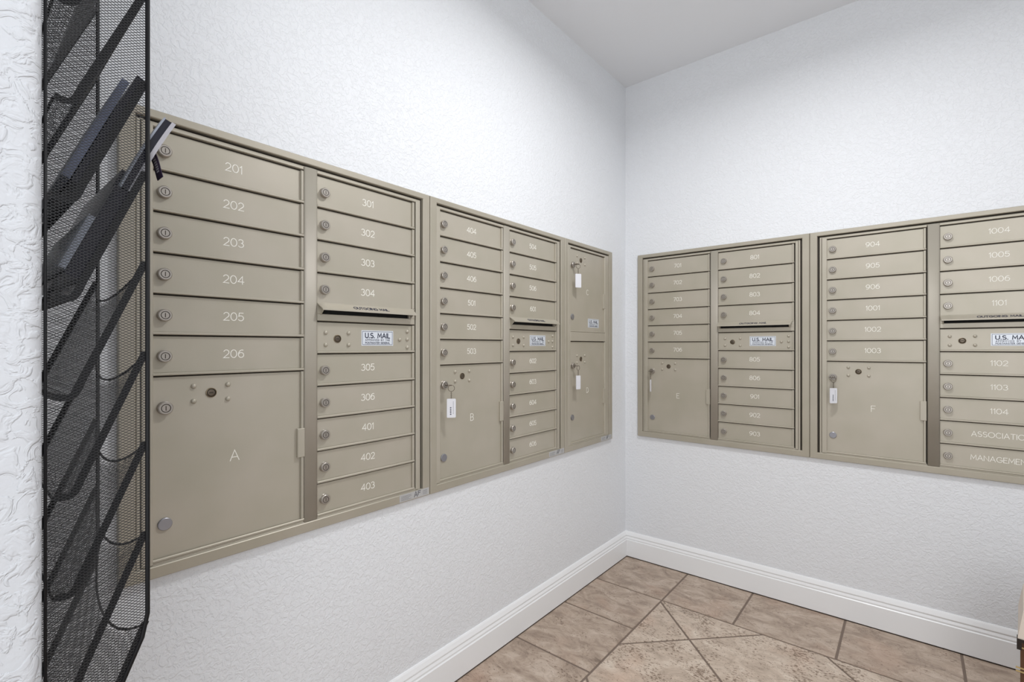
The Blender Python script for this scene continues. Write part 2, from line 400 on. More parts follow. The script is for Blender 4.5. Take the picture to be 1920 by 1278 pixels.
lathe(bm, 0, 0, [(0.0118, 0), (0.0118, 0.0018), (0.0102, 0.0024), (0.0094, 0.0010), (0.0082, 0.0010), (0.0078, 0.0016), (0.0055, 0.0022), (0, 0.0022)], 24, [0,0,0,1,1,2,2])
plate(bm, -0.0045, 0.0045, -0.0012, 0.0008, 0.0018, 0.0027, 0.0003, 1)
ME_master = bpy.data.meshes.new('master_lock'); bmesh.ops.recalc_face_normals(bm, faces=bm.faces); bm.to_mesh(ME_master); bm.free()
for m in (M_brass, M_shade, M_key): ME_master.materials.append(m)
bm = bmesh.new()
lathe(bm, 0, 0, [(0.0062, 0), (0.0060, 0.0022), (0.0046, 0.0043), (0.0024, 0.0054), (0, 0.0057)], 14)
ME_rivet = bpy.data.meshes.new('rivet'); bmesh.ops.recalc_face_normals(bm, faces=bm.faces); bm.to_mesh(ME_rivet); bm.free()
ME_rivet.materials.append(M_tan)
for p in ME_rivet.polygons: p.use_smooth = True

IO = 0.0            # sideways offset of the fittings inside their doors, per unit
def put(name, me, parent, u, z, d):
    return place(name, me, parent, (u, -d, z))
def number(parent, s, u, z, h, sw=0.0021, gap=0.20, width=None, name='number', d=D_FACE):
    bm = bmesh.new(); lettering(bm, s, u, z, h, sw, d, gap, width)
    return link(name, bm, M_letter, parent)
def tenant_door(root, u, ztop, s, h=ROW):
    """door whose top edge is at local height ztop"""
    o = put('tenant_door', ME_tenant, root, u, ztop-h, 0)
    put('lock', ME_lock, o, 0.0235+IO, 0.0440, D_FACE)
    wd = text_width(s, 0.0190, 0.20)
    number(o, s, CW/2+IO+(0.008 if s.isalpha() else 0.004), 0.0480, 0.0195, 0.0019, name='lettering' if s.isalpha() else 'number', width=wd*0.96 if s.isalpha() else wd*1.0)
    return o
def parcel_door(root, u, z1, z0, letter, hinge, lockz, plugz, mz, mu=0.1165, bright=True):
    """z given in local height; one mesh with bottom ledge and hinge rib, then sub-parts"""
    h = z1-z0; mu += IO+0.003; bm = bmesh.new()
    plate(bm, 0, CW+0.008, 0.0062, h-0.0036, 0.001, D_FACE, 0.0006)
    plate(bm, 0, CW+0.0165, 0.0, 0.0062, 0.001, D_RIB, 0.0014)
    plate(bm, CW+0.008, CW+0.0155, 0.0062, h-0.0030, 0.001, D_RIB-0.0005, 0.0016)
    plate(bm, -0.001, 0.0025, 0.0, h-0.002, 0.001, D_FACE+0.0012, 0.0008)
    o = link('parcel_door', bm, M_tan, root); o.location = (u, 0, z0)
    bm = bmesh.new(); plate(bm, CW-0.003, CW+0.0175, hinge-z0-0.04, hinge-z0+0.04, 0.001, D_RIB+0.0012, 0.0012); link('hinge', bm, M_tan, o)
    put('lock', ME_plock, o, 0.0245+IO, lockz-z0, D_FACE)
    put('plug', ME_plug, o, 0.0250+IO, plugz-z0, D_FACE)
    put('master_lock', ME_master, o, mu, mz-z0, D_FACE)
    for a in (-0.0372, 0.0372):
        for b in (-0.0178, 0.0178): put('rivet', ME_rivet, o, mu+a, mz-z0+b, D_FACE)
    if letter: number(o, letter, CW/2+0.006+IO, 0.969-Z0-z0 if letter not in 'CD' else h*0.5, 0.026, 0.0019, name='letter')
    return o
def usmail(parent, uc, zc, w_, h_, d):
    bm = bmesh.new(); plate(bm, uc-w_/2, uc+w_/2, zc-h_/2, zc+h_/2, d, d+0.0008, 0.0002, 0)
    t = 0.0012; a = 0.003; D = d+0.0008
    for (x0, x1, q0, q1) in ((uc-w_/2+a, uc+w_/2-a, zc+h_/2-a-t, zc+h_/2-a), (uc-w_/2+a, uc+w_/2-a, zc-h_/2+a, zc-h_/2+a+t),
                             (uc-w_/2+a, uc-w_/2+a+t, zc-h_/2+a+t, zc+h_/2-a-t), (uc+w_/2-a-t, uc+w_/2-a, zc-h_/2+a+t, zc+h_/2-a-t)):
        plate(bm, x0, x1, q0, q1, D, D+0.0002, 0.00005, 1)
    k = w_/0.118
    lettering(bm, 'U.S. MAIL', uc, zc+0.0080*k, 0.0145*k, 0.0029*k, D, 0.24, 0.091*k, th=0.0003, mi=1)
    lettering(bm, 'APPROVED BY THE', uc, zc-0.0060*k, 0.0052*k, 0.0010*k, D, 0.5, 0.091*k, th=0.0003, mi=1)
    lettering(bm, 'POSTMASTER GENERAL', uc, zc-0.0150*k, 0.0056*k, 0.0011*k, D, 0.3, 0.091*k, th=0.0003, mi=1)
    return link('mail_label', bm, [M_plate, M_ink], parent)
def sticker(root, u0, u1, d):
    bm = bmesh.new(); z0, z1 = 0.0035, 0.0275; plate(bm, u0, u1, z0, z1, d, d+0.0004, 0.0001, 0)
    D = d+0.0004; W_ = u1-u0
    for q in range(2):
        ex = u0+W_*(0.54+0.12*q)
        lettering(bm, 'AF'[q], ex, (z0+z1)/2+0.001+0.002*q, 0.017-0.004*q, 0.0032, D, 0.1, 0.013-0.003*q, th=0.0003, mi=1)
    for r in range(4):
        zz = z0+0.004+r*0.0042
        plate(bm, u0+0.006, u0+0.006+W_*(0.34 if r != 1 else 0.26), zz, zz+0.0011, D, D+0.0002, 0.00003, 1)
        plate(bm, u0+W_*0.78, u1-0.008, zz+0.001, zz+0.002, D, D+0.0002, 0.00003, 1)
    return link('maker_sticker', bm, [M_sticker, M_greyink], root)
def hood(root, u0, u1, zr):
    """outgoing-mail hood: sloping flap bent from sheet with lettering, over a black slot"""
    o_bm = bmesh.new()
    d0, d1 = 0.009, 0.036; za, zb = zr, zr-0.0185; t = 0.0028
    P = [(d0, za), (d1, zb), (d1+0.0004, zb-0.004), (d1-0.0015, zb-0.0042), (d1-0.0022, zb-0.0018), (d0, za-t)]
    A = [o_bm.verts.new((u0 + (0.004 if i in (1,2,3,4) else 0), -p[0], p[1])) for i, p in enumerate(P)]
    B = [o_bm.verts.new((u1 - (0.003 if i in (1,2,3,4) else 0), -p[0], p[1])) for i, p in enumerate(P)]
    for i in range(6):
        j = (i+1) % 6; o_bm.faces.new((A[i], A[j], B[j], B[i]))
    o_bm.faces.new(A[::-1]); o_bm.faces.new(B)
    # cheeks under both ends
    for ux in (u0+0.010, u1-0.013):
        pts = [(0.004, za-t), (d1-0.006, zb-0.002), (0.004, zb-0.024)]
        a = [o_bm.verts.new((ux, -p[0], p[1])) for p in pts]; b = [o_bm.verts.new((ux+0.0018, -p[0], p[1])) for p in pts]
        o_bm.faces.new(a); o_bm.faces.new(b[::-1])
        for i in range(3):
            j = (i+1) % 3; o_bm.faces.new((a[i], b[i], b[j], a[j]))
    h = link('hood', o_bm, M_tan, root)
    L_ = math.hypot(d1-d0, zb-za); tx, tz = (d1-d0)/L_, (zb-za)/L_
    nx, nz = -tz, tx
    def xf(u, v, dd):       # v runs from the flap's front edge up to the wall
        s = L_ - v; return (u, -(d0+tx*s+nx*dd), za+tz*s+nz*dd)
    bm = bmesh.new(); lettering(bm, 'OUTGOING MAIL', (u0+u1)/2, 0.0140, 0.0120, 0.0022, 0.0002, 0.22, 0.124, xf=xf, th=0.0003)
    link('lettering', bm, M_ink, h)
    return h
def convex(bm, u0, u1, z0, z1, d0, d1, bulge, n=8):
    prof_ = [(u0, d0), (u0, d1-0.001)] + [(u0+(u1-u0)*i/n, d1+bulge*math.sin(PI*i/n)) for i in range(n+1)][1:-1] + [(u1, d1-0.001), (u1, d0)]
    A = [bm.verts.new((u, -d, z0)) for u, d in prof_]; B = [bm.verts.new((u, -d, z1)) for u, d in prof_]
    for i in range(len(prof_)):
        j = (i+1) % len(prof_); bm.faces.new((A[i], A[j], B[j], B[i]))
    bm.faces.new(A[::-1]); bm.faces.new(B)

def unit_base(root, W, rw=0.030):
    bm = bmesh.new(); plate(bm, 0.008, W-0.008, 0.008, HH-0.008, 0.0002, 0.0012, 0.0001)
    link('gap_shade_plate', bm, M_shade, root)  # added dark sheet, its colour stands for shade seen through the gaps
    bm = bmesh.new(); frame_ring(bm, 0.001, W-0.001, 0, HH, 0.030, rw, 0.0190, 0.0275, 0.0, D_FRAME, 0.002)
    link('outer_frame', bm, M_tanframe, root)
def double_unit(label, loc, rz, col1, letter, col2, stick=None, W=0.863, sh=0.0, rw=0.030, s1=0.0):
    root = thing('cluster_mailbox', label, 'mailbox', loc, rz, 'recessed cluster mailboxes')
    unit_base(root, W, rw)
    TB = TOPZ - 10.5*ROW
    # master door frame: top, bottom, sides
    bm = bmesh.new()
    frame_ring(bm, 0.0365+sh, 0.8270+sh, TB-0.0075, TOPZ+0.0105, 0.0075, 0.0075, 0.0035, 0.003, 0.0012, D_RAIL-0.002, 0.0012)
    plate(bm, 0.0455+sh, 0.0648+sh+s1*0.7, TB-0.004, TOPZ+0.007, 0.0012, D_RAIL, 0.0012)
    plate(bm, 0.8070+sh, 0.8185+sh, TB-0.004, TOPZ+0.007, 0.0012, D_RAIL, 0.0012)
    for a, b in ((0.0620+sh, 0.4130+sh), (0.4520+sh, 0.8070+sh)):
        plate(bm, a, b, TOPZ, TOPZ+0.0078, 0.0012, D_RAIL, 0.0014)
        plate(bm, a, b, TB-0.0045, TB-0.0002, 0.0012, D_RAIL-0.0015, 0.0012)
    link('door_frame', bm, M_tan, root)
    bm = bmesh.new(); convex(bm, 0.4150+sh, 0.4525+sh, TB-0.0055, TOPZ+0.0098, 0.0012, D_RAIL, 0.0010); o = link('mullion', bm, M_mull, root, True)
    U1, U2 = 0.0620+sh+s1, 0.4530+sh
    for i, s in enumerate(col1): tenant_door(root, U1, TOPZ-i*ROW, s)
    parcel_door(root, U1, TOPZ-6*ROW, TB, letter, 0.975-Z0, 1.1025-Z0, 0.8375-Z0, 1.1305-Z0)
    for i, s in enumerate(col2[:4]): tenant_door(root, U2, TOPZ-i*ROW, s)
    zt = TOPZ-4*ROW                       # slot panel, half a row
    bm = bmesh.new()
    plate(bm, U2, U2+CW+0.0165, zt-0.0462, zt-0.0265, 0.001, D_RIB-0.001, 0.0012)
    plate(bm, U2, U2+0.012, zt-0.0265, zt, 0.001, D_RIB-0.001, 0.0008)
    plate(bm, U2+CW-0.006, U2+CW+0.0165, zt-0.0265, zt, 0.001, D_RIB-0.001, 0.0008)
    plate(bm, U2+0.012, U2+CW-0.006, zt-0.0265, zt+0.002, 0.001, 0.0016, 0.0001, 1)
    sp = link('outgoing_slot', bm, [M_tan, M_black], root)
    hood(sp, U2-0.0005, U2+CW+0.009, zt+0.006)
    z3 = zt-ROW/2
    pn = put('service_panel', ME_tenant, root, U2, z3-ROW, 0)
    zl = 1.2655-Z0-(z3-ROW)
    put('master_lock', ME_master, pn, 0.066+IO, zl, D_FACE)
    for a in (0.029+IO, 0.103+IO):
        for b in (-0.0178, 0.0178): put('rivet', ME_rivet, pn, a, zl+b, D_FACE)
    for a, b in ((0.291, 0.0), (0.322, 0.0275), (0.322, 0.001), (0.322, -0.0255)): put('rivet', ME_rivet, pn, a+IO*0.6, zl+b, D_FACE)
    usmail(pn, 0.2060+IO, zl+0.0035, 0.118, 0.048, D_FACE)
    for i, s in enumerate(col2[4:]): tenant_door(root, U2, z3-ROW-i*ROW, s)
    if stick: sticker(root, W-0.131, W-0.006, D_FRAME)
    return root
def parcel_unit(label, loc, rz):
    W = 0.482
    root = thing('parcel_locker', label, 'mailbox', loc, rz, 'recessed cluster mailboxes')
    unit_base(root, W, 0.0345)
    TB = TOPZ-10.5*ROW
    bm = bmesh.new()
    plate(bm, 0.0350, 0.0560, TB-0.0065, TOPZ+0.0100, 0.0012, D_RAIL, 0.0012)
    plate(bm, 0.4045, 0.4440, TB-0.0065, TOPZ+0.0100, 0.0012, D_RAIL, 0.0012)
    plate(bm, 0.0560, 0.4045, TOPZ, TOPZ+0.0100, 0.0012, D_RAIL, 0.0012)
    plate(bm, 0.0560, 0.4045, TB-0.0065, TB-0.0004, 0.0012, D_RAIL, 0.0012)
    plate(bm, 0.0560, 0.4045, TOPZ-5*ROW+0.0005, TOPZ-4.5*ROW-0.0008, 0.0012, D_RAIL, 0.0012)
    link('door_frame', bm, M_tan, root)
    d1 = parcel_door(root, 0.0565, TOPZ, TOPZ-4.5*ROW, 'C', 1.49-Z0, 1.6515-Z0, 1.392-Z0, 1.685-Z0, 0.104)
    usmail(d1, 0.2335, 1.3655-Z0-(TOPZ-4.5*ROW), 0.112, 0.046, D_FACE)
    parcel_door(root, 0.0565, TOPZ-5*ROW, TB, 'D', 0.97-Z0, 1.146-Z0, 0.886-Z0, 1.178-Z0, 0.104)
    sticker(root, W-0.128, W-0.012, D_FRAME)
    return root
AY, BYY, CY_ = -2.3865, -1.5225, -0.6725
EX, FX = 0.0830, 0.9455
double_unit('tan cluster mailbox with doors 201 to 403, half behind the black wire rack', (0, AY, Z0), PI/2,
            ['201','202','203','204','205','206'], 'A', ['301','302','303','304','305','306','401','402','403'], True, sh=-0.004, s1=0.0035)
double_unit('tan cluster mailbox with doors 404 to 606, middle unit on the left wall', (0, BYY, Z0), PI/2,
            ['404','405','406','501','502','503'], 'B', ['504','505','506','601','602','603','604','605','606'], True, 0.849, -0.016, 0.030)
parcel_unit('narrow tan parcel locker of two tall doors, on the left wall nearest the corner', (0, CY_, Z0), PI/2)
IO = 0.0045
double_unit('tan cluster mailbox with doors 701 to 903, on the right wall beside the corner', (EX, 0, Z0), 0,
            ['701','702','703','704','705','706'], 'E', ['801','802','803','804','805','806','901','902','903'], sh=-0.003)
IO = 0.001
double_unit('tan cluster mailbox with doors 904 to 1104, cut by the right edge of the photo', (FX, 0, Z0), 0,
            ['904','905','906','1001','1002','1003'], 'F', ['1004','1005','1006','1101','1102','1103','1104','ASSOCIATION','MANAGEMENT'], sh=0.003)

# ---------------------------------------------------------------- keys left in the parcel locks
def key_set(label, origin, rz, u, z, yaw, lean=0.0, printed=True, du=0.0):
    """origin: the unit's foot; u,z: lock centre in the unit; yaw turns the tag about the vertical"""
    R = Matrix.Rotation(rz, 4, 'Z'); p = Vector(origin) + (R @ Vector((u, -(D_FACE+0.0123), z-Z0)))
    root = thing('key_ring', label, 'key', p, rz, 'keys left in the parcel locks')
    bm = bmesh.new(); box(bm, -0.0035, 0.0035, -0.012, 0.0, -0.0011, 0.0011)      # blade turned level
    n = 18; o_, i_ = [], []
    for sgn in (-0.0011, 0.0011):
        o_.append([bm.verts.new((0.0115*math.sin(2*PI*k/n), -0.0185+0.0100*math.cos(2*PI*k/n), sgn)) for k in range(n)])
        i_.append([bm.verts.new((du+0.0022*math.sin(2*PI*k/n), -0.0235+0.0022*math.cos(2*PI*k/n), sgn)) for k in range(n)])
    for k in range(n):
        j = (k+1) % n
        bm.faces.new((o_[0][k], o_[0][j], o_[1][j], o_[1][k])); bm.faces.new((i_[0][k], i_[0][j], i_[1][j], i_[1][k]))
        for s in (0, 1): bm.faces.new((o_[s][k], o_[s][j], i_[s][j], i_[s][k]))
    link('key', bm, M_key, root)
    hx, hy, hz = du, -0.0235, 0.0          # hole in the bow
    c, s = math.cos(yaw), math.sin(yaw)
    bm = bmesh.new(); rr = 0.0115
    tube(bm, [(hx+rr*c*math.cos(a), hy+rr*s*math.cos(a), hz-rr+0.001+rr*math.sin(a)) for a in [2*PI*k/24 for k in range(24)]], 0.0009, 6, closed=True)
    link('split_ring', bm, M_key, root, True)
    bm = bmesh.new(); z1 = hz-2*rr+0.001
    for k in range(6):
        zc = z1-0.0022-k*0.0042; cc, ss = (c, s) if k % 2 else (-s, c)
        tube(bm, [(hx+0.0018*cc*math.cos(a), hy+0.0018*ss*math.cos(a), zc+0.0031*math.sin(a)) for a in [2*PI*q/10 for q in range(10)]], 0.0006, 5, closed=True)
    link('chain', bm, M_key, root, True)
    zt = z1-0.0262
    bm = bmesh.new(); w2, hh, t2 = 0.0160, 0.068, 0.0016
    # tag: rounded slab in its own plane
    out = []
    for cx, cz, a0 in ((w2-0.003, -0.003, 0), (-(w2-0.003), -0.003, 90), (-(w2-0.003), -hh+0.003, 180), (w2-0.003, -hh+0.003, 270)):
        out += [(cx+0.003*math.cos(math.radians(a0+i*30)), cz+0.003*math.sin(math.radians(a0+i*30))) for i in range(4)]
    def tp(a, d, b): return (hx + a*c - d*s + lean*(-b), hy + a*s + d*c, zt + b)
    A = [bm.verts.new(tp(a, t2, b)) for a, b in out]; B = [bm.verts.new(tp(a, -t2, b)) for a, b in out]
    bm.faces.new(A); bm.faces.new(B[::-1])
    for i in range(len(out)):
        j = (i+1) % len(out); bm.faces.new((A[i], A[j], B[j], B[i]))
    tg = link('tag', bm, M_tag, root)
    if printed:
        bm = bmesh.new()
        for side in (-1, 1):
            D_ = side*(t2+0.00015)
            for i in range(5):      # handwriting, a few short slanted strokes
                b0 = -0.030-i*0.006
                q = [(-0.004, b0), (0.001, b0-0.0012), (-0.001, b0-0.0040), (-0.0055, b0-0.0030)]
                f = [bm.verts.new(tp(a*side*-1, D_, b)) for a, b in q]; bm.faces.new(f)
            for i in range(9):
                b0 = -0.010-i*0.0052
                f = [bm.verts.new(tp(a*side*-1, D_, b)) for a, b in ((0.0065, b0), (0.0078, b0), (0.0078, b0-0.0034), (0.0065, b0-0.0034))]; bm.faces.new(f)
        link('handwriting', bm, M_ink, tg)
    return root
key_set('white key tag on a ring, hanging from parcel door B', (0, BYY, Z0), PI/2, 0.0705, 1.1025, math.radians(-40), du=0.006)
key_set('white key tag hanging from the upper parcel door of the narrow locker', (0, CY_, Z0), PI/2, 0.0810, 1.6515, math.radians(-30), printed=False)
key_set('white key tag hanging from the lower parcel door of the narrow locker', (0, CY_, Z0), PI/2, 0.0810, 1.146, math.radians(-8), printed=False)
key_set('key tag seen edge on, hanging from parcel door E', (EX, 0, Z0), 0, 0.0880, 1.1025, math.radians(104), printed=False, du=0.005)
key_set('white key tag with handwriting, hanging from parcel door F', (FX, 0, Z0), 0, 0.0895, 1.1025, math.radians(40), du=0.0065)

# ================================================================= WIRE MAGAZINE RACK
XN = CAM.x-0.80; XF = CAM.x-1.118          # near and far side panels
YBK = YP+0.0025; YFR = CAM.y+0.183         # back and front
DEP = YFR-YBK; SL = 2.42
EY = CAM.z
rims = [EY-0.3754+0.1222*k for k in range(9)]
ZTOP = rims[-1]+0.02
rack = thing('magazine_rack', 'tall black wire mesh wall rack of sloping pockets at the left edge', 'magazine rack', (0, 0, 0))
def strand(bm, P, nrm, w_=0.00060, t_=0.0006):
    """flat strand along polyline P with normals nrm"""
    n = len(P); rings = []
    for i in range(n):
        a = P[max(i-1, 0)]; b = P[min(i+1, n-1)]; t = (b-a).normalized(); N = nrm[i]; s = t.cross(N).normalized()
        p = P[i]; rings.append([bm.verts.new(p+s*w_/2+N*t_/2), bm.verts.new(p-s*w_/2+N*t_/2), bm.verts.new(p-s*w_/2-N*t_/2), bm.verts.new(p+s*w_/2-N*t_/2)])
    for i in range(n-1):
        for k in range(4):
            j = (k+1) % 4; bm.faces.new((rings[i][k], rings[i][j], rings[i+1][j], rings[i+1][k]))
LW, SW = 0.0067, 0.0037
# side outline: vertical front down to the lowest rim, then slope back to the wall
zl_ = rims[0]; zbk = zl_-SL*DEP
def side_panel(x):
    bm = bmesh.new(); k = SW/LW; nx = Vector((1, 0, 0))
    for sgn in (1, -1):
        z = zbk-0.3
        while z < ZTOP+0.3:
            # line z = z0 + sgn*k*(y-YBK), clip to outline
            f = lambda y: z+sgn*k*(y-YBK)
            lo, hi = YBK, YFR
            # z <= ZTOP
            # z >= lower(y) = zbk + SL*(y-YBK)
            # z0 + sgn*k*t >= zbk + SL*t -> t*(SL - sgn*k) <= z0-zbk
            t1 = (z-zbk)/(SL-sgn*k); tmax = min(DEP, t1); tmin = 0.0
            if sgn > 0: tmax = min(tmax, (ZTOP-z)/k)
            else: tmin = max(tmin, (z-ZTOP)/k)
            if tmax-tmin > 0.0005:
                P = [Vector((x, YBK+t, z+sgn*k*t)) for t in (tmin, tmax)]; strand(bm, P, [nx, nx])
            z += SW
    o = link('side_mesh', bm, M_mesh, rack); return o
for x in (XN, XF): side_panel(x)
for x in (XN, XF):
    bm = bmesh.new()
    tube(bm, [(x, YBK, zbk), (x, YFR-0.006, zl_-SL*0.006-0.004), (x, YFR, zl_+0.012), (x, YFR, ZTOP)], 0.0028, 8)
    tube(bm, [(x, YFR, ZTOP), (x, YBK, ZTOP)], 0.0021, 8)
    link('side_rod', bm, M_rackblk, rack, True)
    bm = bmesh.new(); tube(bm, [(x, YBK, zbk), (x, YBK, ZTOP)], 0.0016, 8); link('back_rod', bm, M_rackblk, rack, True)
# pocket profile (distance back from front, drop)
def pocket_profile():
    P = [(0.0, 0.0)]
    for i in range(1, 7): t = i/6*0.64; P.append((t*DEP, t*DEP*SL))
    P += [(0.685*DEP, 0.1685), (0.725*DEP, 0.1765), (0.78*DEP, 0.1800), (0.86*DEP, 0.1795), (0.93*DEP, 0.1775)]
    L_ = [0]
    for a, b in zip(P, P[1:]): L_.append(L_[-1]+math.hypot(b[0]-a[0], b[1]-a[1]))
    return P, L_
PP, PLEN = pocket_profile(); TOTL = PLEN[-1]
def pp_at(l):
    for i in range(len(PP)-1):
        if l <= PLEN[i+1] or i == len(PP)-2:
            t = (l-PLEN[i])/(PLEN[i+1]-PLEN[i]); a, b = PP[i], PP[i+1]
            tv = Vector((0, -(b[0]-a[0]), -(b[1]-a[1]))).normalized()
            return Vector((0, YFR-(a[0]+(b[0]-a[0])*t), -(a[1]+(b[1]-a[1])*t))), Vector((0, tv.z, -tv.y)).normalized()*-1
def scoop(f): return 0.046*(1-abs(2*f-1)**2.2)       # depth of the scooped rim along the slope
def make_pocket_mesh():
    bm = bmesh.new(); Wd = XN-XF; LWp, SWp = 0.0067, 0.0044; k = SWp/LWp
    for sgn in (1, -1):
        l0 = -Wd*k-0.01 if sgn > 0 else 0.0
        end = TOTL if sgn > 0 else TOTL+Wd*k
        while l0 < end:
            run = []; N = 16
            def flush(run):
                if len(run) > 1: strand(bm, [q[0] for q in run], [q[1] for q in run], 0.00062, 0.00028)
            # march along x with samples incl. profile breakpoints
            xs_ = set(i/N for i in range(N+1))
            for pl_ in PLEN:
                f = (pl_-l0)/(sgn*k*Wd)
                if 0 < f < 1: xs_.add(f)
            for f in sorted(xs_):
                l = l0+sgn*k*Wd*f
                if l < scoop(f) or l > TOTL: flush(run); run = []; continue
                p, n = pp_at(l); run.append((Vector((XF+Wd*f, p.y, p.z)), n))
            flush(run); l0 += SWp
    me = bpy.data.meshes.new('pocket'); bmesh.ops.recalc_face_normals(bm, faces=bm.faces); bm.to_mesh(me); bm.free(); me.materials.append(M_mesh)
    return me
def make_rim_mesh():
    bm = bmesh.new(); Wd = XN-XF; P = []
    for i in range(25):
        f = i/24; p, n = pp_at(scoop(f)); P.append((XF+Wd*f, p.y, p.z))
    tube(bm, P, 0.0017, 7)
    for x in (XN-0.0012, XF+0.0012):                       # flat folded edges of the pocket along both sides
        pts = [pp_at(l)[0] for l in [TOTL*i/24 for i in range(25)]]
        ns = [pp_at(l)[1] for l in [TOTL*i/24 for i in range(25)]]
        strand(bm, [Vector((x, p.y, p.z)) for p in pts], ns, 0.0014, 0.0032)
        q = [Vector((x, p.y, p.z))+n*-0.0035 for p, n in zip(pts, ns)]
        strand(bm, q, ns, 0.0008, 0.0065)
    p, n = pp_at(TOTL); tube(bm, [(XF, p.y, p.z), (XN, p.y, p.z)], 0.0015, 6)
    me = bpy.data.meshes.new('rim'); bmesh.ops.recalc_face_normals(bm, faces=bm.faces); bm.to_mesh(me); bm.free(); me.materials.append(M_rackblk)
    return me
ME_pocket = make_pocket_mesh(); ME_rim = make_rim_mesh()
for z in rims:
    p = place('pocket', ME_pocket, rack, (0, 0, z)); place('rim', ME_rim, p)

# ---------------------------------------------------------------- magazines standing in two pockets
M_navy = simple('dark_navy_cover', (0.008, 0.008, 0.016), 0.22)
M_slate = simple('slate_blue_cover', (0.16, 0.18, 0.26), 0.3)
M_pages = simple('magazine_pages', (0.36, 0.35, 0.38), 0.5)
M_sheen = simple('pale_painted_sheen', (0.26, 0.28, 0.33), 0.3)  # pale colour painted in place of gloss sheen on dark covers
def magazine(label, zrim, x0, x1, l_up, l_down, off, th, mats, curl=0.0, cat='magazine', ct=(0.0008, 0.0008)):
    """leans in the pocket: l_up beyond the rim, l_down below it, off = gap from the pocket front"""
    root = thing('magazine', label, cat, (x0, YFR, zrim), 0, 'magazines in the wire rack')
    d = Vector((0, 1, SL)).normalized(); nb = Vector((0, -d.z, d.y))       # nb points to the back
    bm = bmesh.new(); N = 14; rows = []
    for i in range(N+1):
        l = -l_down+(l_up+l_down)*i/N
        e = max(0.0, l)/max(l_up, 0.001) if l_up > 0.02 else 0
        c_ = d*l + nb*(off - curl*e*e)
        rows.append([[bm.verts.new(Vector((x, 0, 0))+c_+nb*t) for t in (ct[0], th-ct[1])] for x in (0, x1-x0)])
    for i in range(N):
        a, b = rows[i], rows[i+1]
        for f in ((a[0][0],b[0][0],b[0][1],a[0][1]), (a[1][1],b[1][1],b[1][0],a[1][0]), (a[0][0],a[1][0],b[1][0],b[0][0]), (a[0][1],b[0][1],b[1][1],a[1][1])): bm.faces.new(f)
    for r in (rows[0], rows[-1]): bm.faces.new((r[0][0], r[1][0], r[1][1], r[0][1]))
    link('pages', bm, mats[2], root)
    for ci, (ta, tb) in enumerate(((0.0, ct[0]), (th-ct[1], th))):
        bm = bmesh.new(); rows = []
        for i in range(N+1):
            l = -l_down-0.001+(l_up+l_down+0.002)*i/N
            e = max(0.0, l)/max(l_up, 0.001) if l_up > 0.02 else 0
            c_ = d*l + nb*(off - curl*e*e)
            rows.append([[bm.verts.new(Vector((x, 0, 0))+c_+nb*t) for t in (ta, tb)] for x in (-0.001, x1-x0+0.001)])
        for i in range(N):
            a, b = rows[i], rows[i+1]
            for f in ((a[0][0],b[0][0],b[0][1],a[0][1]), (a[1][1],b[1][1],b[1][0],a[1][0]), (a[0][0],a[1][0],b[1][0],b[0][0]), (a[0][1],b[0][1],b[1][1],a[1][1])): bm.faces.new(f)
        for r in (rows[0], rows[-1]): bm.faces.new((r[0][0], r[1][0], r[1][1], r[0][1]))
        link('cover', bm, mats[ci], root)
    return root
z5, z6 = rims[5], rims[6]
magazine('black magazine standing in the higher filled pocket of the wire rack', z6, XF+0.012, XN-0.006, 0.004, 0.168, 0.003, 0.010, (M_navy, M_navy, M_navy))
magazine('slate blue magazine leaning behind the black one in the higher filled pocket', z6, XF+0.03, XN-0.03, 0.00, 0.160, 0.0145, 0.009, (M_slate, M_slate, M_slate))
magazine('thick black magazine in the lower filled pocket of the wire rack', z5, XF+0.010, XN-0.036, 0.0, 0.166, 0.003, 0.019, (M_navy, M_navy, M_navy))
magazine('short black magazine below the curled one, in the lower filled pocket', z5, XN-0.032, XN-0.006, -0.034, 0.166, 0.003, 0.019, (M_navy, M_navy, M_navy))
magazine('curled dark glossy magazine sticking out over the front rod of the wire rack', z5, XN-0.030, XN-0.006, 0.086, 0.032, 0.003, 0.0150, (M_pages, M_sheen, M_navy), curl=0.004, ct=(0.0050, 0.0022))  # back cover colour imitates a pale sheen
magazine('pale blue slab imitating gloss reflected by a cover, low in the lower filled pocket', z5, XF+0.02, XN-0.006, -0.085, 0.160, 0.0225, 0.007, (M_sheen, M_sheen, M_sheen))  # added slab, a painted gloss reflection shaped like a magazine
# loose leaflet hanging forward over the front rod
root = thing('leaflet', 'narrow dark purple leaflet with pale lettering drooping over the rack front', 'leaflet', (XN-0.032, YFR+0.003, z5), 0)
M_plum = simple('dark_plum_print', (0.022, 0.012, 0.035), 0.4); M_pale = simple('pale_print', (0.42, 0.40, 0.46), 0.5)
def leaf(a, wd): return Vector((wd, 0.004+0.006*math.sin(a*PI*0.9)+0.010*a*a*a, 0.040-0.038*a))
bm = bmesh.new(); N = 12; R0 = []
for i in range(N+1):
    R0.append([bm.verts.new(leaf(i/N, x_)+Vector((0, t_, 0))) for x_, t_ in ((0, 0), (0.026, 0.0), (0.026, 0.0006), (0, 0.0006))])
for i in range(N):
    for k in range(4):
        j = (k+1) % 4; bm.faces.new((R0[i][k], R0[i][j], R0[i+1][j], R0[i+1][k]))
bm.faces.new(R0[0]); bm.faces.new(R0[-1][::-1])
link('sheet', bm, M_plum, root)
bm = bmesh.new()
for q in range(7):
    for side in (-0.0002, 0.0008):
        a0 = 0.25+q*0.08
        f = [bm.verts.new(leaf(a, x_)+Vector((0, side, 0))) for a, x_ in ((a0, 0.007), (a0, 0.019), (a0+0.05, 0.019), (a0+0.05, 0.007))]; bm.faces.new(f)
link('lettering', bm, M_pale, root)

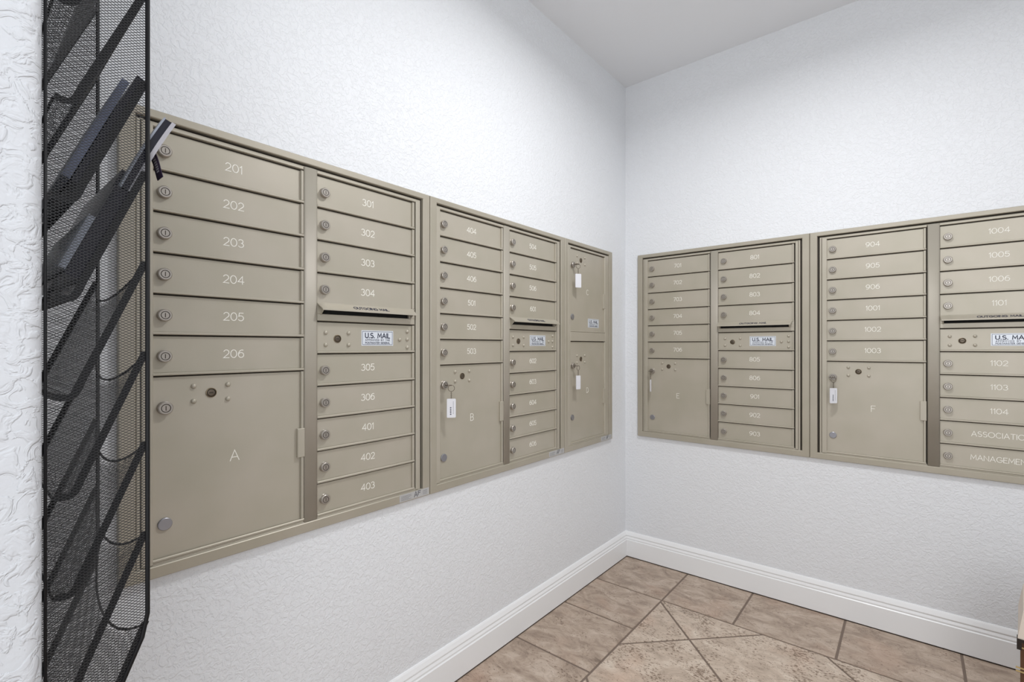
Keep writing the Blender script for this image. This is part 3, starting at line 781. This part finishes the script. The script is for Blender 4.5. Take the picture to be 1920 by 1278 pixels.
# ================================================================= BOX AT THE RIGHT EDGE
M_brown = simple('brown_box_board', (0.10, 0.042, 0.016), 0.7)
M_cream = simple('cream_top', (0.66, 0.58, 0.50), 0.5)
M_gold = simple('gold_strip', (0.55, 0.42, 0.20), 0.35, 0.6)
M_bracket = simple('dark_bracket', (0.025, 0.018, 0.015), 0.4, 0.4)
bx = thing('storage_box', 'brown box with dark metal corner and cream top at the lower right edge', 'box', (1.5525, -0.62, 0.0175), math.radians(-6.9))
bm = bmesh.new()
W_, D_, H1 = 0.42, 0.25, 0.378
box(bm, 0.003, W_, 0.0, D_, 0.03, H1)
link('body', bm, M_brown, bx)
bm = bmesh.new()
v0 = [(-0.002, -0.004), (W_, -0.004), (W_, D_+0.002), (-0.002, D_+0.002)]; v1 = [(0.009, 0.006), (W_-0.02, 0.006), (W_-0.02, D_-0.01), (0.009, D_-0.01)]
v2 = [(0.035, 0.03), (W_-0.05, 0.03), (W_-0.05, D_-0.03), (0.035, D_-0.03)]
LL = [[bm.verts.new((x, y, H1+dz)) for x, y in v] for v, dz in ((v0, 0.0), (v0, 0.004), (v1, 0.080), (v2, 0.105))]
for P_, Q_ in zip(LL, LL[1:]):
    for i in range(4):
        j = (i+1) % 4; bm.faces.new((P_[i], P_[j], Q_[j], Q_[i]))
bm.faces.new(LL[0][::-1]); bm.faces.new(LL[-1])
link('lid', bm, M_cream, bx)
for yy in (-0.006, D_-0.022):
    bm = bmesh.new(); box(bm, -0.004 if yy < 0 else 0.002, 0.006, yy, yy+0.028, H1-0.030, H1+0.001); box(bm, 0.006, 0.06, yy, yy+0.004, H1-0.008, H1+0.001)
    link('corner_bracket', bm, M_bracket, bx)
for zz in (0.292, 0.282, 0.352):
    bm = bmesh.new(); box(bm, -0.006 if zz < 0.3 else 0.006, W_, -0.003, -0.0002, zz, zz+0.004); link('strip', bm, M_gold, bx)
for xx in (0.008, W_-0.04):
    for yy in (0.005, D_-0.035):
        bm = bmesh.new(); box(bm, xx, xx+0.03, yy, yy+0.03, 0.0, 0.03); link('foot', bm, M_bracket, bx)

# ceiling fixture that carries the lamp light (above the frame)
lf = thing('ceiling_lamp', 'round white flush ceiling lamp above the mailboxes, out of the photo', 'lamp', (1.06, -1.22, ZC))
bm = bmesh.new(); n = 40
rg = [[bm.verts.new((r*math.cos(2*PI*k/n), r*math.sin(2*PI*k/n), z)) for k in range(n)] for r, z in ((0.19, 0.0), (0.19, -0.030), (0.165, -0.034), (0.160, -0.012))]
for a in range(3):
    for k in range(n):
        j = (k+1) % n; bm.faces.new((rg[a][k], rg[a][j], rg[a+1][j], rg[a+1][k]))
bm.faces.new(rg[3])
link('housing', bm, M_trim, lf, False)
